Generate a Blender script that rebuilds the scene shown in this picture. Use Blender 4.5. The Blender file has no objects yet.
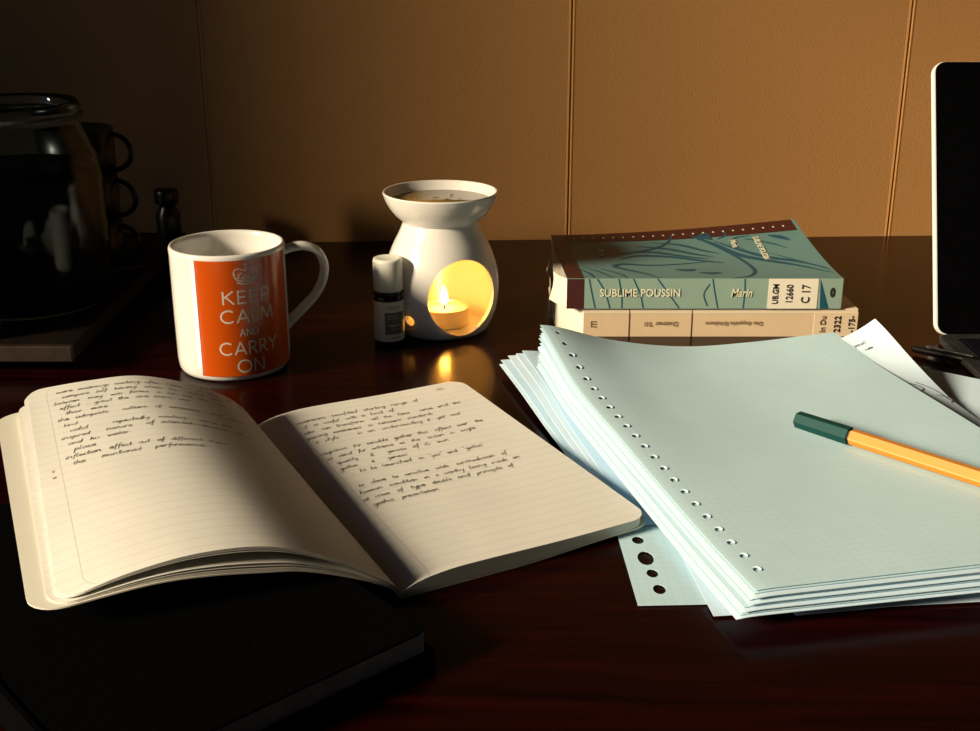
import bpy, bmesh, math, random
from mathutils import Vector, Matrix
random.seed(7)
R = math.radians
sc = bpy.context.scene
col = sc.collection
PI = math.pi

# ------------------------------------------------------------------ camera
cd = bpy.data.cameras.new('camera'); cam = bpy.data.objects.new('camera', cd); col.objects.link(cam)
cam.location = (0, 0, 0.29); cam.rotation_euler = (R(90-19.6), 0, 0)
cd.sensor_width = 36; cd.lens = 36*1220/980; cd.clip_start = 0.02; cd.clip_end = 50
sc.camera = cam
# ------------------------------------------------------------------ world and light
w = bpy.data.worlds.new('sky'); sc.world = w; w.use_nodes = True
bg = w.node_tree.nodes['Background']; bg.inputs[0].default_value = (0.30, 0.50, 1, 1); bg.inputs[1].default_value = 1.0
sd = bpy.data.lights.new('sun', 'SUN'); sun = bpy.data.objects.new('sun', sd); col.objects.link(sun)
SUN = Vector((-.82, -.418, .38)).normalized()
sun.rotation_euler = SUN.to_track_quat('Z', 'Y').to_euler(); sun.location = SUN*4
sd.energy = 8.0; sd.angle = R(13); sd.color = (1, .83, .58)
sc.view_settings.view_transform = 'Standard'; sc.view_settings.look = 'None'
sc.view_settings.exposure = 0.0; sc.view_settings.gamma = 1; sc.view_settings.use_curve_mapping = False

# ------------------------------------------------------------------ materials
def nt(name):
    m = bpy.data.materials.new(name); m.use_nodes = True
    return m, m.node_tree, m.node_tree.nodes['Principled BSDF']
def mat(name, c, rough=.5, noise=0, nscale=200, bump=0, metal=0, coat=0, trans=0, ior=1.45, spec=.5, sheen=0):
    m, t, b = nt(name)
    b.inputs['Base Color'].default_value = (*c, 1); b.inputs['Roughness'].default_value = rough
    b.inputs['Metallic'].default_value = metal; b.inputs['Coat Weight'].default_value = coat
    b.inputs['Transmission Weight'].default_value = trans; b.inputs['IOR'].default_value = ior
    b.inputs['Specular IOR Level'].default_value = spec
    tc = t.nodes.new('ShaderNodeTexCoord'); n = t.nodes.new('ShaderNodeTexNoise')
    n.inputs['Scale'].default_value = nscale; n.inputs['Detail'].default_value = 4
    t.links.new(tc.outputs['Object'], n.inputs['Vector'])
    if noise:
        mx = t.nodes.new('ShaderNodeMix'); mx.data_type = 'RGBA'
        mx.inputs[6].default_value = (*[v*(1-noise) for v in c], 1); mx.inputs[7].default_value = (*[min(1, v*(1+noise)) for v in c], 1)
        t.links.new(n.outputs['Fac'], mx.inputs[0]); t.links.new(mx.outputs[2], b.inputs['Base Color'])
    if bump:
        bp = t.nodes.new('ShaderNodeBump'); bp.inputs['Strength'].default_value = bump; bp.inputs['Distance'].default_value = .001
        t.links.new(n.outputs['Fac'], bp.inputs['Height']); t.links.new(bp.outputs[0], b.inputs['Normal'])
    return m
def ruled(name, c, line, period, width, axes='v', margin=None, rough=.7, strength=.6, bump=.15, off=0):
    """paper with printed lines, from the sheet's own UV map (metres)"""
    m, t, b = nt(name); N = t.nodes.new; L = t.links.new
    b.inputs['Roughness'].default_value = rough; b.inputs['Specular IOR Level'].default_value = .25
    uv = N('ShaderNodeUVMap'); sp = N('ShaderNodeSeparateXYZ'); L(uv.outputs[0], sp.inputs[0])
    def M(op, a, bb=None, cc=None):
        n = N('ShaderNodeMath'); n.operation = op
        for i, v in enumerate((a, bb, cc)):
            if v is None: continue
            if isinstance(v, (int, float)): n.inputs[i].default_value = v
            else: L(v, n.inputs[i])
        return n.outputs[0]
    masks = []
    for a in axes:
        s = sp.outputs[0 if a == 'u' else 1]
        f = M('FRACT', M('DIVIDE', M('ADD', s, 10*period+off), period))
        masks.append(M('LESS_THAN', M('ABSOLUTE', M('SUBTRACT', f, .5)), width/period/2))
    k = masks[0]
    for q in masks[1:]: k = M('MAXIMUM', k, q)
    if margin is not None:
        k = M('MAXIMUM', k, M('MULTIPLY', M('LESS_THAN', M('ABSOLUTE', M('SUBTRACT', sp.outputs[0], margin)), .00022), 1.4))
    n = N('ShaderNodeTexNoise'); n.inputs['Scale'].default_value = 25; n.inputs['Detail'].default_value = 5
    tc = N('ShaderNodeTexCoord'); L(tc.outputs['Object'], n.inputs['Vector'])
    mx0 = N('ShaderNodeMix'); mx0.data_type = 'RGBA'; L(n.outputs['Fac'], mx0.inputs[0])
    mx0.inputs[6].default_value = (*[v*.9 for v in c], 1); mx0.inputs[7].default_value = (*[min(1, v*1.06) for v in c], 1)
    mx = N('ShaderNodeMix'); mx.data_type = 'RGBA'; L(M('MULTIPLY', k, strength), mx.inputs[0])
    L(mx0.outputs[2], mx.inputs[6]); mx.inputs[7].default_value = (*line, 1)
    L(mx.outputs[2], b.inputs['Base Color'])
    bp = N('ShaderNodeBump'); bp.inputs['Strength'].default_value = bump; bp.inputs['Distance'].default_value = .002
    L(n.outputs['Fac'], bp.inputs['Height']); L(bp.outputs[0], b.inputs['Normal'])
    return m
def wood(name, c0, c1, rough=.3, scale=(3, 30, 30), coat=0, spec=.5, bump=.05):
    m, t, b = nt(name); N = t.nodes.new; L = t.links.new
    tc = N('ShaderNodeTexCoord'); mp = N('ShaderNodeMapping'); mp.inputs['Scale'].default_value = scale
    L(tc.outputs['Object'], mp.inputs[0]); n = N('ShaderNodeTexNoise'); n.inputs['Scale'].default_value = 3
    n.inputs['Detail'].default_value = 8; n.inputs['Distortion'].default_value = .6; L(mp.outputs[0], n.inputs['Vector'])
    cr = N('ShaderNodeValToRGB'); cr.color_ramp.elements[0].position = .3; cr.color_ramp.elements[1].position = .75
    cr.color_ramp.elements[0].color = (*c0, 1); cr.color_ramp.elements[1].color = (*c1, 1)
    L(n.outputs['Fac'], cr.inputs[0]); L(cr.outputs[0], b.inputs['Base Color'])
    b.inputs['Roughness'].default_value = rough; b.inputs['Coat Weight'].default_value = coat
    b.inputs['Specular IOR Level'].default_value = spec
    bp = N('ShaderNodeBump'); bp.inputs['Strength'].default_value = bump; bp.inputs['Distance'].default_value = .001
    L(n.outputs['Fac'], bp.inputs['Height']); L(bp.outputs[0], b.inputs['Normal'])
    return m
def emit(name, c, s):
    m, t, b = nt(name); b.inputs['Base Color'].default_value = (*c, 1)
    b.inputs['Emission Color'].default_value = (*c, 1); b.inputs['Emission Strength'].default_value = s
    return m
M = dict(
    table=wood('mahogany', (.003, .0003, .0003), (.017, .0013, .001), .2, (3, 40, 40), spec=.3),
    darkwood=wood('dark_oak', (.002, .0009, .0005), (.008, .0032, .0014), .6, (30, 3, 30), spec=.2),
    edgewood=wood('oak_edge', (.012, .0055, .0025), (.035, .016, .007), .5, (30, 3, 30)),
    wall=mat('woven_wall', (.49, .245, .082), .85, .10, 900, .5, spec=.2),
    plaster=mat('plaster', (.06, .055, .05), .9, .05, 40, .1),
    floor=wood('floor_wood', (.03, .016, .008), (.06, .035, .02), .5, (2, 20, 20)),
    white=mat('white_paint', (.8, .8, .78), .5, .02, 50),
    ceramic=mat('white_glaze', (.74, .71, .66), .18, .01, 30, coat=.3),
    ceramic_mug=mat('mug_glaze', (.72, .70, .66), .12, .01, 30, coat=.3),
    red=mat('mug_print', (.50, .070, .003), .2, .02, 60, coat=.1),
    print_white=mat('print_white', (.60, .52, .44), .4, .02, 60),
    oil=mat('oily_water', (.26, .16, .05), .1, .35, 60, .2, spec=.3),
    leaf=mat('leaf_bits', (.16, .10, .03), .5, .3, 300),
    tin=mat('tealight_tin', (.8, .78, .74), .3, .05, 300, .2, metal=1),
    wax=mat('wax', (.95, .85, .55), .4, .02, 80),
    wick=mat('wick', (.03, .02, .02), .9, .2, 300),
    flame=emit('flame', (1, .78, .38), 30),
    cap=mat('white_plastic', (.80, .78, .68), .35, .02, 80),
    glassdark=mat('amber_glass', (.012, .008, .008), .08, .05, 60, coat=.5),
    label=mat('label_paper', (.85, .80, .70), .6, .03, 200),
    labelgrey=mat('label_grey', (.20, .185, .165), .6, .05, 200),
    teal=mat('teal_cover', (.11, .22, .215), .42, .15, 25, .1),
    tealspine=mat('teal_spine', (.24, .34, .28), .45, .08, 40, .1),
    maroon=mat('maroon_border', (.055, .012, .010), .4, .1, 60, .1),
    tealink=mat('dark_teal_ink', (.012, .075, .11), .45, .1, 60),
    covertext=mat('pale_print', (.70, .68, .50), .5, .03, 100),
    pages=mat('page_edges', (.72, .66, .54), .8, .12, 600, .6),
    tanspine=mat('tan_spine', (.62, .47, .30), .6, .06, 60, .2),
    tanfold=mat('tan_fold', (.70, .58, .42), .6, .05, 60, .2),
    sticker=mat('sticker', (.74, .68, .56), .6, .03, 200),
    sticker2=mat('sticker_tan', (.66, .52, .36), .6, .03, 200),
    ink=mat('black_print', (.02, .018, .016), .6, .05, 200),
    brownink=mat('brown_print', (.16, .09, .05), .6, .05, 200),
    pen_ink=mat('pen_ink', (.085, .07, .06), .6, .1, 200),
    red_ink=mat('red_ink', (.30, .06, .04), .6, .1, 200),
    nb=ruled('notebook_paper', (.74, .72, .66), (.44, .44, .42), .0080, .0004, 'v', None, strength=.55),
    nbR=ruled('notebook_paper_margin', (.74, .72, .66), (.44, .44, .42), .0080, .0004, 'v', .0165, strength=.55),
    nbL=ruled('notebook_paper_margin_left', (.74, .72, .66), (.44, .44, .42), .0080, .0004, 'v', .894, strength=.55),
    nbcover=mat('cream_card', (.66, .63, .54), .6, .04, 80, .1),
    grid=ruled('squared_paper', (.52, .72, .80), (.34, .50, .56), .005, .0004, 'uv', strength=.28),
    plain=mat('white_paper', (.62, .78, .90), .75, .03, 60, .15, spec=.25),
    blue_paper=mat('bluish_paper', (.52, .72, .88), .75, .03, 60, .15, spec=.25),
    green=mat('green_cap', (.004, .050, .045), .5, .05, 80, spec=.15),
    orange=mat('orange_barrel', (.60, .23, .03), .5, .03, 80, spec=.25),
    penwhite=mat('pale_stripe', (.62, .36, .12), .5, .02, 80, spec=.2),
    silver=mat('aluminium', (.85, .86, .84), .4, .02, 300, metal=.2),
    deck=mat('dark_aluminium', (.05, .048, .048), .5, .9, 260, .6, metal=.6),
    glossblack=mat('black_glass', (.001, .001, .0013), .5, .1, 40, spec=.04),
    keyblack=mat('key_black', (.004, .004, .007), .5, .1, 80, spec=.15),
    blackcover=mat('black_leatherette', (.0008, .0008, .001), .8, .2, 500, .4, spec=.03),
    dullpages=mat('dull_blue_page_edges', (.60, .75, .90), .8, .1, 700, .6, spec=.2),
    jarglass=mat('jar_glass', (.75, .85, .85), .03, trans=1, ior=1.22, spec=.4),
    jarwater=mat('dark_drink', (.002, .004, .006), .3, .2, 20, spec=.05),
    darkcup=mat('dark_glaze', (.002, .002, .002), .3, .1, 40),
    bluecup=mat('blue_grey_enamel', (.05, .07, .09), .4, .1, 40),
)
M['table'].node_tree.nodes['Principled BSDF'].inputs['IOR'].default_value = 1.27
# ------------------------------------------------------------------ mesh helpers
def tag(o, label=None, cat=None, group=None, kind=None):
    for k, v in (('label', label), ('category', cat), ('group', group), ('kind', kind)):
        if v: o[k] = v
    return o
def empty(name, loc, rz=0, **kw):
    o = bpy.data.objects.new(name, None); col.objects.link(o); o.empty_display_size = .02
    o.location = loc; o.rotation_euler = (0, 0, rz); return tag(o, **kw)
def link(name, me, material, parent=None, smooth=True, **kw):
    o = bpy.data.objects.new(name, me); col.objects.link(o)
    if material is not None:
        for mm in (material if isinstance(material, list) else [material]): me.materials.append(mm)
    if smooth:
        for p in me.polygons: p.use_smooth = True
    if parent is not None: o.parent = parent
    return tag(o, **kw)
def mesh(name, V, F, uv=None):
    me = bpy.data.meshes.new(name); me.from_pydata([tuple(v) for v in V], [], F)
    if uv:
        l = me.uv_layers.new(name='UVMap')
        for lp in me.loops: l.data[lp.index].uv = uv[lp.vertex_index]
    me.validate(); me.update(); return me
class MB:
    def __init__(s): s.V = []; s.F = []
    def add(s, V, F):
        n = len(s.V); s.V += [Vector(v) for v in V]; s.F += [tuple(i+n for i in f) for f in F]; return s
    def box(s, lo, hi, mtx=None):
        x0, y0, z0 = lo; x1, y1, z1 = hi
        V = [Vector(p) for p in ((x0,y0,z0),(x1,y0,z0),(x1,y1,z0),(x0,y1,z0),(x0,y0,z1),(x1,y0,z1),(x1,y1,z1),(x0,y1,z1))]
        if mtx: V = [mtx @ v for v in V]
        return s.add(V, [(0,3,2,1),(4,5,6,7),(0,1,5,4),(1,2,6,5),(2,3,7,6),(3,0,4,7)])
    def tube(s, pts, r, n=10, flat=1, caps=True):
        pts = [Vector(p) for p in pts]; rings = []
        up0 = Vector((0, 0, 1))
        for i, p in enumerate(pts):
            d = (pts[min(i+1, len(pts)-1)] - pts[max(i-1, 0)]).normalized()
            a = d.cross(up0)
            if a.length < 1e-3: a = d.cross(Vector((0, 1, 0)))
            a.normalize(); b = a.cross(d)
            rr = r[i] if isinstance(r, (list, tuple)) else r
            rings.append([p + a*math.cos(2*PI*k/n)*rr*flat + b*math.sin(2*PI*k/n)*rr for k in range(n)])
        V = [v for q in rings for v in q]; F = []
        for i in range(len(pts)-1):
            for k in range(n): F.append((i*n+k, i*n+(k+1) % n, (i+1)*n+(k+1) % n, (i+1)*n+k))
        if caps: F += [tuple(reversed(range(n))), tuple((len(pts)-1)*n+k for k in range(n))]
        return s.add(V, F)
    def lathe(s, prof, n=64, c=(0, 0)):
        V = []; F = []; m = len(prof)
        for (r, z) in prof:
            if r < .0006: r = 0
            for k in range(n):
                V.append((c[0]+r*math.cos(2*PI*k/n), c[1]+r*math.sin(2*PI*k/n), z))
        for i in range(m-1):
            for k in range(n): F.append((i*n+k, i*n+(k+1) % n, (i+1)*n+(k+1) % n, (i+1)*n+k))
        s.add(V, F); return s
    def prism(s, poly, z0, z1):
        n = len(poly)
        return s.add([(x, y, z0) for x, y in poly]+[(x, y, z1) for x, y in poly],
                     [tuple(reversed(range(n))), tuple(range(n, 2*n))]+[(i, (i+1) % n, n+(i+1) % n, n+i) for i in range(n)])
    def build(s, name, material, parent=None, smooth=False, bevel=0, weld=True, auto=True, **kw):
        me = mesh(name, s.V, s.F)
        bm = bmesh.new(); bm.from_mesh(me)
        if weld:
            bmesh.ops.remove_doubles(bm, verts=bm.verts, dist=1e-6); bmesh.ops.dissolve_degenerate(bm, edges=bm.edges, dist=1e-7)
        bmesh.ops.recalc_face_normals(bm, faces=bm.faces)
        if bevel:
            bmesh.ops.bevel(bm, geom=[e for e in bm.edges if e.calc_face_angle(0) > .6], offset=bevel, segments=2, affect='EDGES', profile=.6)
        bm.to_mesh(me); bm.free()
        return link(name, me, material, parent, smooth, **kw)
def cat(pts, n=8, closed=False):
    pts = [Vector(p) for p in pts]
    if len(pts) < 3: return pts
    P = [pts[0]*2-pts[1]] + pts + [pts[-1]*2-pts[-2]]; out = []
    for i in range(1, len(P)-2):
        for k in range(n):
            t = k/n; a, b, c, d = P[i-1:i+3]
            out.append(.5*((2*b)+(c-a)*t+(2*a-5*b+4*c-d)*t*t+(3*b-a-3*c+d)*t**3))
    return out + [pts[-1]]
def interp(xs, x):
    if x <= xs[0][0]: return xs[0][1]
    for (a, b), (c, d) in zip(xs, xs[1:]):
        if x <= c:
            t = (x-a)/(c-a); return b+(d-b)*t
    return xs[-1][1]
def smooth_tab(xs, n=200):
    lo, hi = xs[0][0], xs[-1][0]; q = cat([(a, b, 0) for a, b in xs], 12)
    return [(p.x, p.y) for p in q]
def sheet(name, f, us, vs, thick, material, parent=None, uv=None, **kw):
    """thin closed slab on the surface f(u, v); thickness goes downwards"""
    nu, nv = len(us), len(vs); V = []; UV = []
    for dz in (0, thick):
        for v in vs:
            for u in us:
                p = Vector(f(u, v)); V.append(p-Vector((0, 0, dz))); UV.append(uv(u, v) if uv else (u, v))
    F = []; N = nu*nv
    for j in range(nv-1):
        for i in range(nu-1):
            a = j*nu+i; F.append((a, a+nu, a+nu+1, a+1)); F.append((N+a, N+a+1, N+a+nu+1, N+a+nu))
    for i in range(nu-1):
        F.append((i, i+1, N+i+1, N+i)); b = (nv-1)*nu+i; F.append((b+1, b, N+b, N+b+1))
    for j in range(nv-1):
        a = j*nu; F.append((a+nu, a, N+a, N+a+nu)); a = j*nu+nu-1; F.append((a, a+nu, N+a+nu, N+a))
    me = mesh(name, V, F, UV)
    bm = bmesh.new(); bm.from_mesh(me); bmesh.ops.recalc_face_normals(bm, faces=bm.faces)
    for e in bm.edges:
        if len(e.link_faces) == 2 and e.calc_face_angle(0) > .7: e.smooth = False
    bm.to_mesh(me); bm.free()
    return link(name, me, material, parent, True, **kw)
def frange(n, a=0., b=1.): return [a+(b-a)*i/(n-1) for i in range(n)]
def rib(mb, pts, wd, P, eps=.00012, step=None):
    """ink stroke: a ribbon along 2D points laid on the surface P(s,t)->(point, normal)"""
    pts = [Vector((p[0], p[1])) for p in pts]
    if step:
        q = [pts[0]]
        for a, b in zip(pts, pts[1:]):
            n = max(1, int((b-a).length/step))
            q += [a+(b-a)*(k+1)/n for k in range(n)]
        pts = q
    L = []
    for i, p in enumerate(pts):
        d = pts[min(i+1, len(pts)-1)]-pts[max(0, i-1)]
        if d.length < 1e-9: d = Vector((1, 0))
        d.normalize(); nrm = Vector((-d.y, d.x)); ww = wd[i] if isinstance(wd, list) else wd
        k = 1
        if 0 < i < len(pts)-1:
            d1 = (pts[i]-pts[i-1]); 
            if d1.length > 1e-9:
                d1.normalize(); c = abs(d1.dot(d)); k = 1/max(c, .55)
        for sgn in (-1, 1):
            q = p+nrm*sgn*ww*.5*k; a, nn = P(q.x, q.y); L.append(Vector(a)+Vector(nn)*eps)
    mb.add(L, [(2*i, 2*i+2, 2*i+3, 2*i+1) for i in range(len(pts)-1)])
def boolean_cut(o, cutters):
    for c in cutters:
        md = o.modifiers.new('cut', 'BOOLEAN'); md.operation = 'DIFFERENCE'; md.solver = 'EXACT'; md.object = c
    bpy.context.view_layer.update()
    me = bpy.data.meshes.new_from_object(o.evaluated_get(bpy.context.evaluated_depsgraph_get()))
    o.modifiers.clear(); o.data = me
    for c in cutters: bpy.data.objects.remove(c)
def text(name, body, size, mtx, material, parent=None, align='CENTER', sx=1, shear=0, offset=0, ext=.00006, **kw):
    cu = bpy.data.curves.new(name, 'FONT'); cu.body = body; cu.size = size; cu.align_x = align; cu.align_y = 'CENTER'
    cu.extrude = ext; cu.shear = shear; cu.offset = offset; cu.resolution_u = 3
    t = bpy.data.objects.new(name, cu); col.objects.link(t); bpy.context.view_layer.update()
    me = bpy.data.meshes.new_from_object(t.evaluated_get(bpy.context.evaluated_depsgraph_get()))
    bpy.data.objects.remove(t); me.transform(mtx @ Matrix.Diagonal((sx, 1, 1, 1))); me.materials.clear()
    return link(name, me, material, parent, False, **kw)

# ------------------------------------------------------------------ the room
def struct(name, mb, m, bevel=0):
    return mb.build(name, m, None, False, bevel, kind='structure')
ZF = -.75
struct('floor', MB().box((-1.95, -2.3, ZF-.1), (2.3, 1.5, ZF)), M['floor'])
struct('ceiling', MB().box((-1.95, -2.3, 1.75), (2.3, 1.5, 1.85)), M['plaster'])
WY = lambda x: 1.192+.044*x
# back wall of upright panels with shallow joints
mb = MB(); prof = []
seams = [-1.38, -1.02, -.655, -.272, .078, .403, .765, 1.13, 1.5, 1.87]
prof.append((-1.95, WY(-1.95)))
for s in seams:
    for dx, dy in ((-.0035, 0), (-.0016, -.0006), (-.0004, .0006), (.0004, .0006), (.0016, -.0006), (.0035, 0)):
        prof.append((s+dx, WY(s)+dy))
prof.append((2.3, WY(2.3))); n = len(prof)
V = [(x, y, ZF) for x, y in prof]+[(x, y, 1.75) for x, y in prof]+[(x, y+.12, ZF) for x, y in prof]+[(x, y+.12, 1.75) for x, y in prof]
F = []
for i in range(n-1):
    F += [(i, i+1, n+i+1, n+i), (2*n+i+1, 2*n+i, 3*n+i, 3*n+i+1), (n+i, n+i+1, 3*n+i+1, 3*n+i), (i+1, i, 2*n+i, 2*n+i+1)]
F += [(0, n, 3*n, 2*n), (n-1, 3*n-1, 4*n-1, 2*n-1)]
mb.add(V, F); struct('wall_back', mb, M['wall'])
WY0, WY1, WZ0, WZ1 = -1.10, .15, .42, 1.60      # window opening in the left wall
mb = MB(); X0, X1 = -1.95, -1.85
for lo, hi in (((X0, -2.3, ZF), (X1, WY0, 1.75)), ((X0, WY1, ZF), (X1, 1.3, 1.75)), ((X0, WY0, ZF), (X1, WY1, WZ0)), ((X0, WY0, WZ1), (X1, WY1, 1.75))): mb.box(lo, hi)
struct('wall_left', mb, M['plaster'])
mb = MB(); f = .035
for lo, hi in (((X0+.02, WY0, WZ0), (X1-.02, WY0+f, WZ1)), ((X0+.02, WY1-f, WZ0), (X1-.02, WY1, WZ1)), ((X0+.02, WY0+f, WZ0), (X1-.02, WY1-f, WZ0+f)), ((X0+.02, WY0+f, WZ1-f), (X1-.02, WY1-f, WZ1))): mb.box(lo, hi)
struct('window_1', mb, M['white'], .003)
struct('wall_right', MB().box((2.3, -2.3, ZF), (2.4, 1.5, 1.75)), M['plaster'])
struct('wall_front', MB().box((-1.95, -2.4, ZF), (2.3, -2.3, 1.75)), M['plaster'])
struct('baseboard_back', MB().add([(-1.85, WY(-1.85)-.018, ZF), (2.3, WY(2.3)-.018, ZF), (2.3, WY(2.3)-.004, ZF), (-1.85, WY(-1.85)-.004, ZF),
    (-1.85, WY(-1.85)-.018, ZF+.09), (2.3, WY(2.3)-.018, ZF+.09), (2.3, WY(2.3)-.004, ZF+.09), (-1.85, WY(-1.85)-.004, ZF+.09)],
    [(0,3,2,1),(4,5,6,7),(0,1,5,4),(1,2,6,5),(2,3,7,6),(3,0,4,7)]), M['white'])

# ------------------------------------------------------------------ desk
desk = empty('desk', (.1, .6, ZF), label='dark reddish-brown polished wooden desk standing against the panelled wall', cat='desk')
def wp(o):      # keep world coordinates of a mesh built in world space under an empty
    o.matrix_parent_inverse = Matrix.Translation(-o.parent.location) if o.parent and o.parent.type == 'EMPTY' else Matrix(); return o
tp = MB(); xa, xb, ya = -.85, 1.15, .12
tp.add([(xa, ya, -.034), (xb, ya, -.034), (xb, WY(xb)-.0035, -.034), (xa, WY(xa)-.0035, -.034), (xa, ya, 0), (xb, ya, 0), (xb, WY(xb)-.0035, 0), (xa, WY(xa)-.0035, 0)],
       [(0,3,2,1),(4,5,6,7),(0,1,5,4),(1,2,6,5),(2,3,7,6),(3,0,4,7)])
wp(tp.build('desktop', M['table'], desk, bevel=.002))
for x in (xa+.05, xb-.05):
    for y in (ya+.05, 1.08): wp(MB().box((x-.03, y-.03, ZF), (x+.03, y+.03, -.034)).build('leg', M['table'], desk, bevel=.003))
ap = MB(); ap.box((xa+.08, ya+.04, -.12), (xb-.08, ya+.06, -.034)); wp(ap.build('apron', M['table'], desk))

# raised wooden shelf at the left
riser = empty('wooden_riser', (-.55, .97, 0), label='low dark wooden riser shelf on the desk at the left, carrying the jar', cat='shelf')
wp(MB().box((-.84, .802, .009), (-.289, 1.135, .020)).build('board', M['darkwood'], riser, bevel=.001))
wp(MB().box((-.84, .7965, .009), (-.289, .8018, .0202)).build('front_edging', M['edgewood'], riser, bevel=.0006))
for y in (.825, 1.11):
    wp(MB().box((-.82, y-.012, 0), (-.315, y+.012, .009)).build('batten', M['darkwood'], riser))

# ------------------------------------------------------------------ jar, cups, tumbler, small bottle (dark corner)
jar = empty('glass_jar', (-.352, .905, .0202), label='large clear glass jar with a thick rim, filled with dark liquid, on the riser', cat='jar')
P0 = [(.001, 0), (.054, 0), (.060, .006), (.0605, .05), (.0600, .095), (.0575, .112), (.052, .126), (.0475, .136), (.0465, .141), (.049, .144), (.0495, .149), (.0475, .153),
      (.0455, .151), (.0445, .142), (.0455, .135), (.050, .124), (.055, .111), (.0575, .095), (.058, .05), (.0575, .008), (.053, .004), (.001, .004)]
MB().lathe(P0, 72).build('glass_body', M['jarglass'], jar, True)
MB().lathe([(.0005, .0042), (.052, .0045), (.0568, .009), (.0572, .05), (.0568, .095), (.0555, .104), (.0553, .1045), (.0005, .1045)], 64).build('dark_liquid', M['jarwater'], jar, True)
mb = MB()
for z in (.0455, .0475): pass
mb.lathe([(.0501, .1405), (.0512, .1415), (.0512, .1435), (.0501, .1445)], 64); mb.build('wire_collar', M['deck'], jar, True)
def handle(R0, z0, z1, out, rad, n=14):
    pts = []
    for i in range(n+1):
        a = -PI/2+PI*i/n
        pts.append((R0+math.cos(a)*out, 0, (z0+z1)/2+math.sin(a)*(z1-z0)/2))
    return [(R0-.002, 0, z0)]+pts+[(R0-.002, 0, z1)]
def dark_cup(z, rz, label):
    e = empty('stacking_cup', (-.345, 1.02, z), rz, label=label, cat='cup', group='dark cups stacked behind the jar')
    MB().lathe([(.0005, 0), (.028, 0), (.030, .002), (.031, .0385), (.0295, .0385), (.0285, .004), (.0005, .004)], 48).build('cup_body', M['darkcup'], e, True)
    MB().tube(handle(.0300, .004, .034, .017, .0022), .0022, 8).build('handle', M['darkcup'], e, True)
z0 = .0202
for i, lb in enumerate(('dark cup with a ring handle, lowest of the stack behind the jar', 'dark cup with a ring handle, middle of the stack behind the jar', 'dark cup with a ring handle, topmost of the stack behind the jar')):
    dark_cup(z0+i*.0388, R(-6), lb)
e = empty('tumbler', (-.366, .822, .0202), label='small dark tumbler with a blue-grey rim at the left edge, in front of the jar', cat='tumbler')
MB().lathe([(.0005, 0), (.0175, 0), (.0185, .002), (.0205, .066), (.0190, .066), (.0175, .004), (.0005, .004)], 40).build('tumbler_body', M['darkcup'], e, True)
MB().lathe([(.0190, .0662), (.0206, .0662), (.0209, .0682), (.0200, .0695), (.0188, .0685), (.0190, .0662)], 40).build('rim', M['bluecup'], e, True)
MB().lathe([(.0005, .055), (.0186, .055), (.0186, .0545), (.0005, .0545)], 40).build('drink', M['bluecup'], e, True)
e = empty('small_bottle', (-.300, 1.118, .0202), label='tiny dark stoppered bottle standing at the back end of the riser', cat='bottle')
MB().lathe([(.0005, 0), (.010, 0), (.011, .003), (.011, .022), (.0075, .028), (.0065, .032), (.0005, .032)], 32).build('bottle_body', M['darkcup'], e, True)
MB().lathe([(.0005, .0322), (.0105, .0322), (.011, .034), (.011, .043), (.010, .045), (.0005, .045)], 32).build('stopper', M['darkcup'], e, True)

# ------------------------------------------------------------------ mug
MX, MY, MR, MH = -.1808, .817, .0392, .0888
mug = empty('mug', (MX, MY, 0), label='white mug with a red-orange KEEP CALM AND CARRY ON panel', cat='mug')
MB().lathe([(.0005, .0035), (.028, .0035), (.030, .001), (.0345, 0), (.0370, .0012), (.0384, .004), (MR-.0002, .010), (MR, .04), (MR, .083), (MR+.0002, .087), (MR-.0005, .0886), (MR-.0016, .0889),
            (MR-.0028, .0880), (MR-.0032, .085), (MR-.0034, .04), (MR-.0040, .010), (.0325, .0062), (.0005, .0058)], 96).build('mug_body', M['ceramic_mug'], mug, True)
phi0 = math.atan2(-MY, -MX)        # azimuth from the mug to the viewer's side, origin of the print
def mugP(s, z, extra=0):           # s = arc length to the right of the facing line
    a = phi0+s/MR; n = Vector((math.cos(a), math.sin(a), 0))
    return (n.x*MR, n.y*MR, z), n
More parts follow.
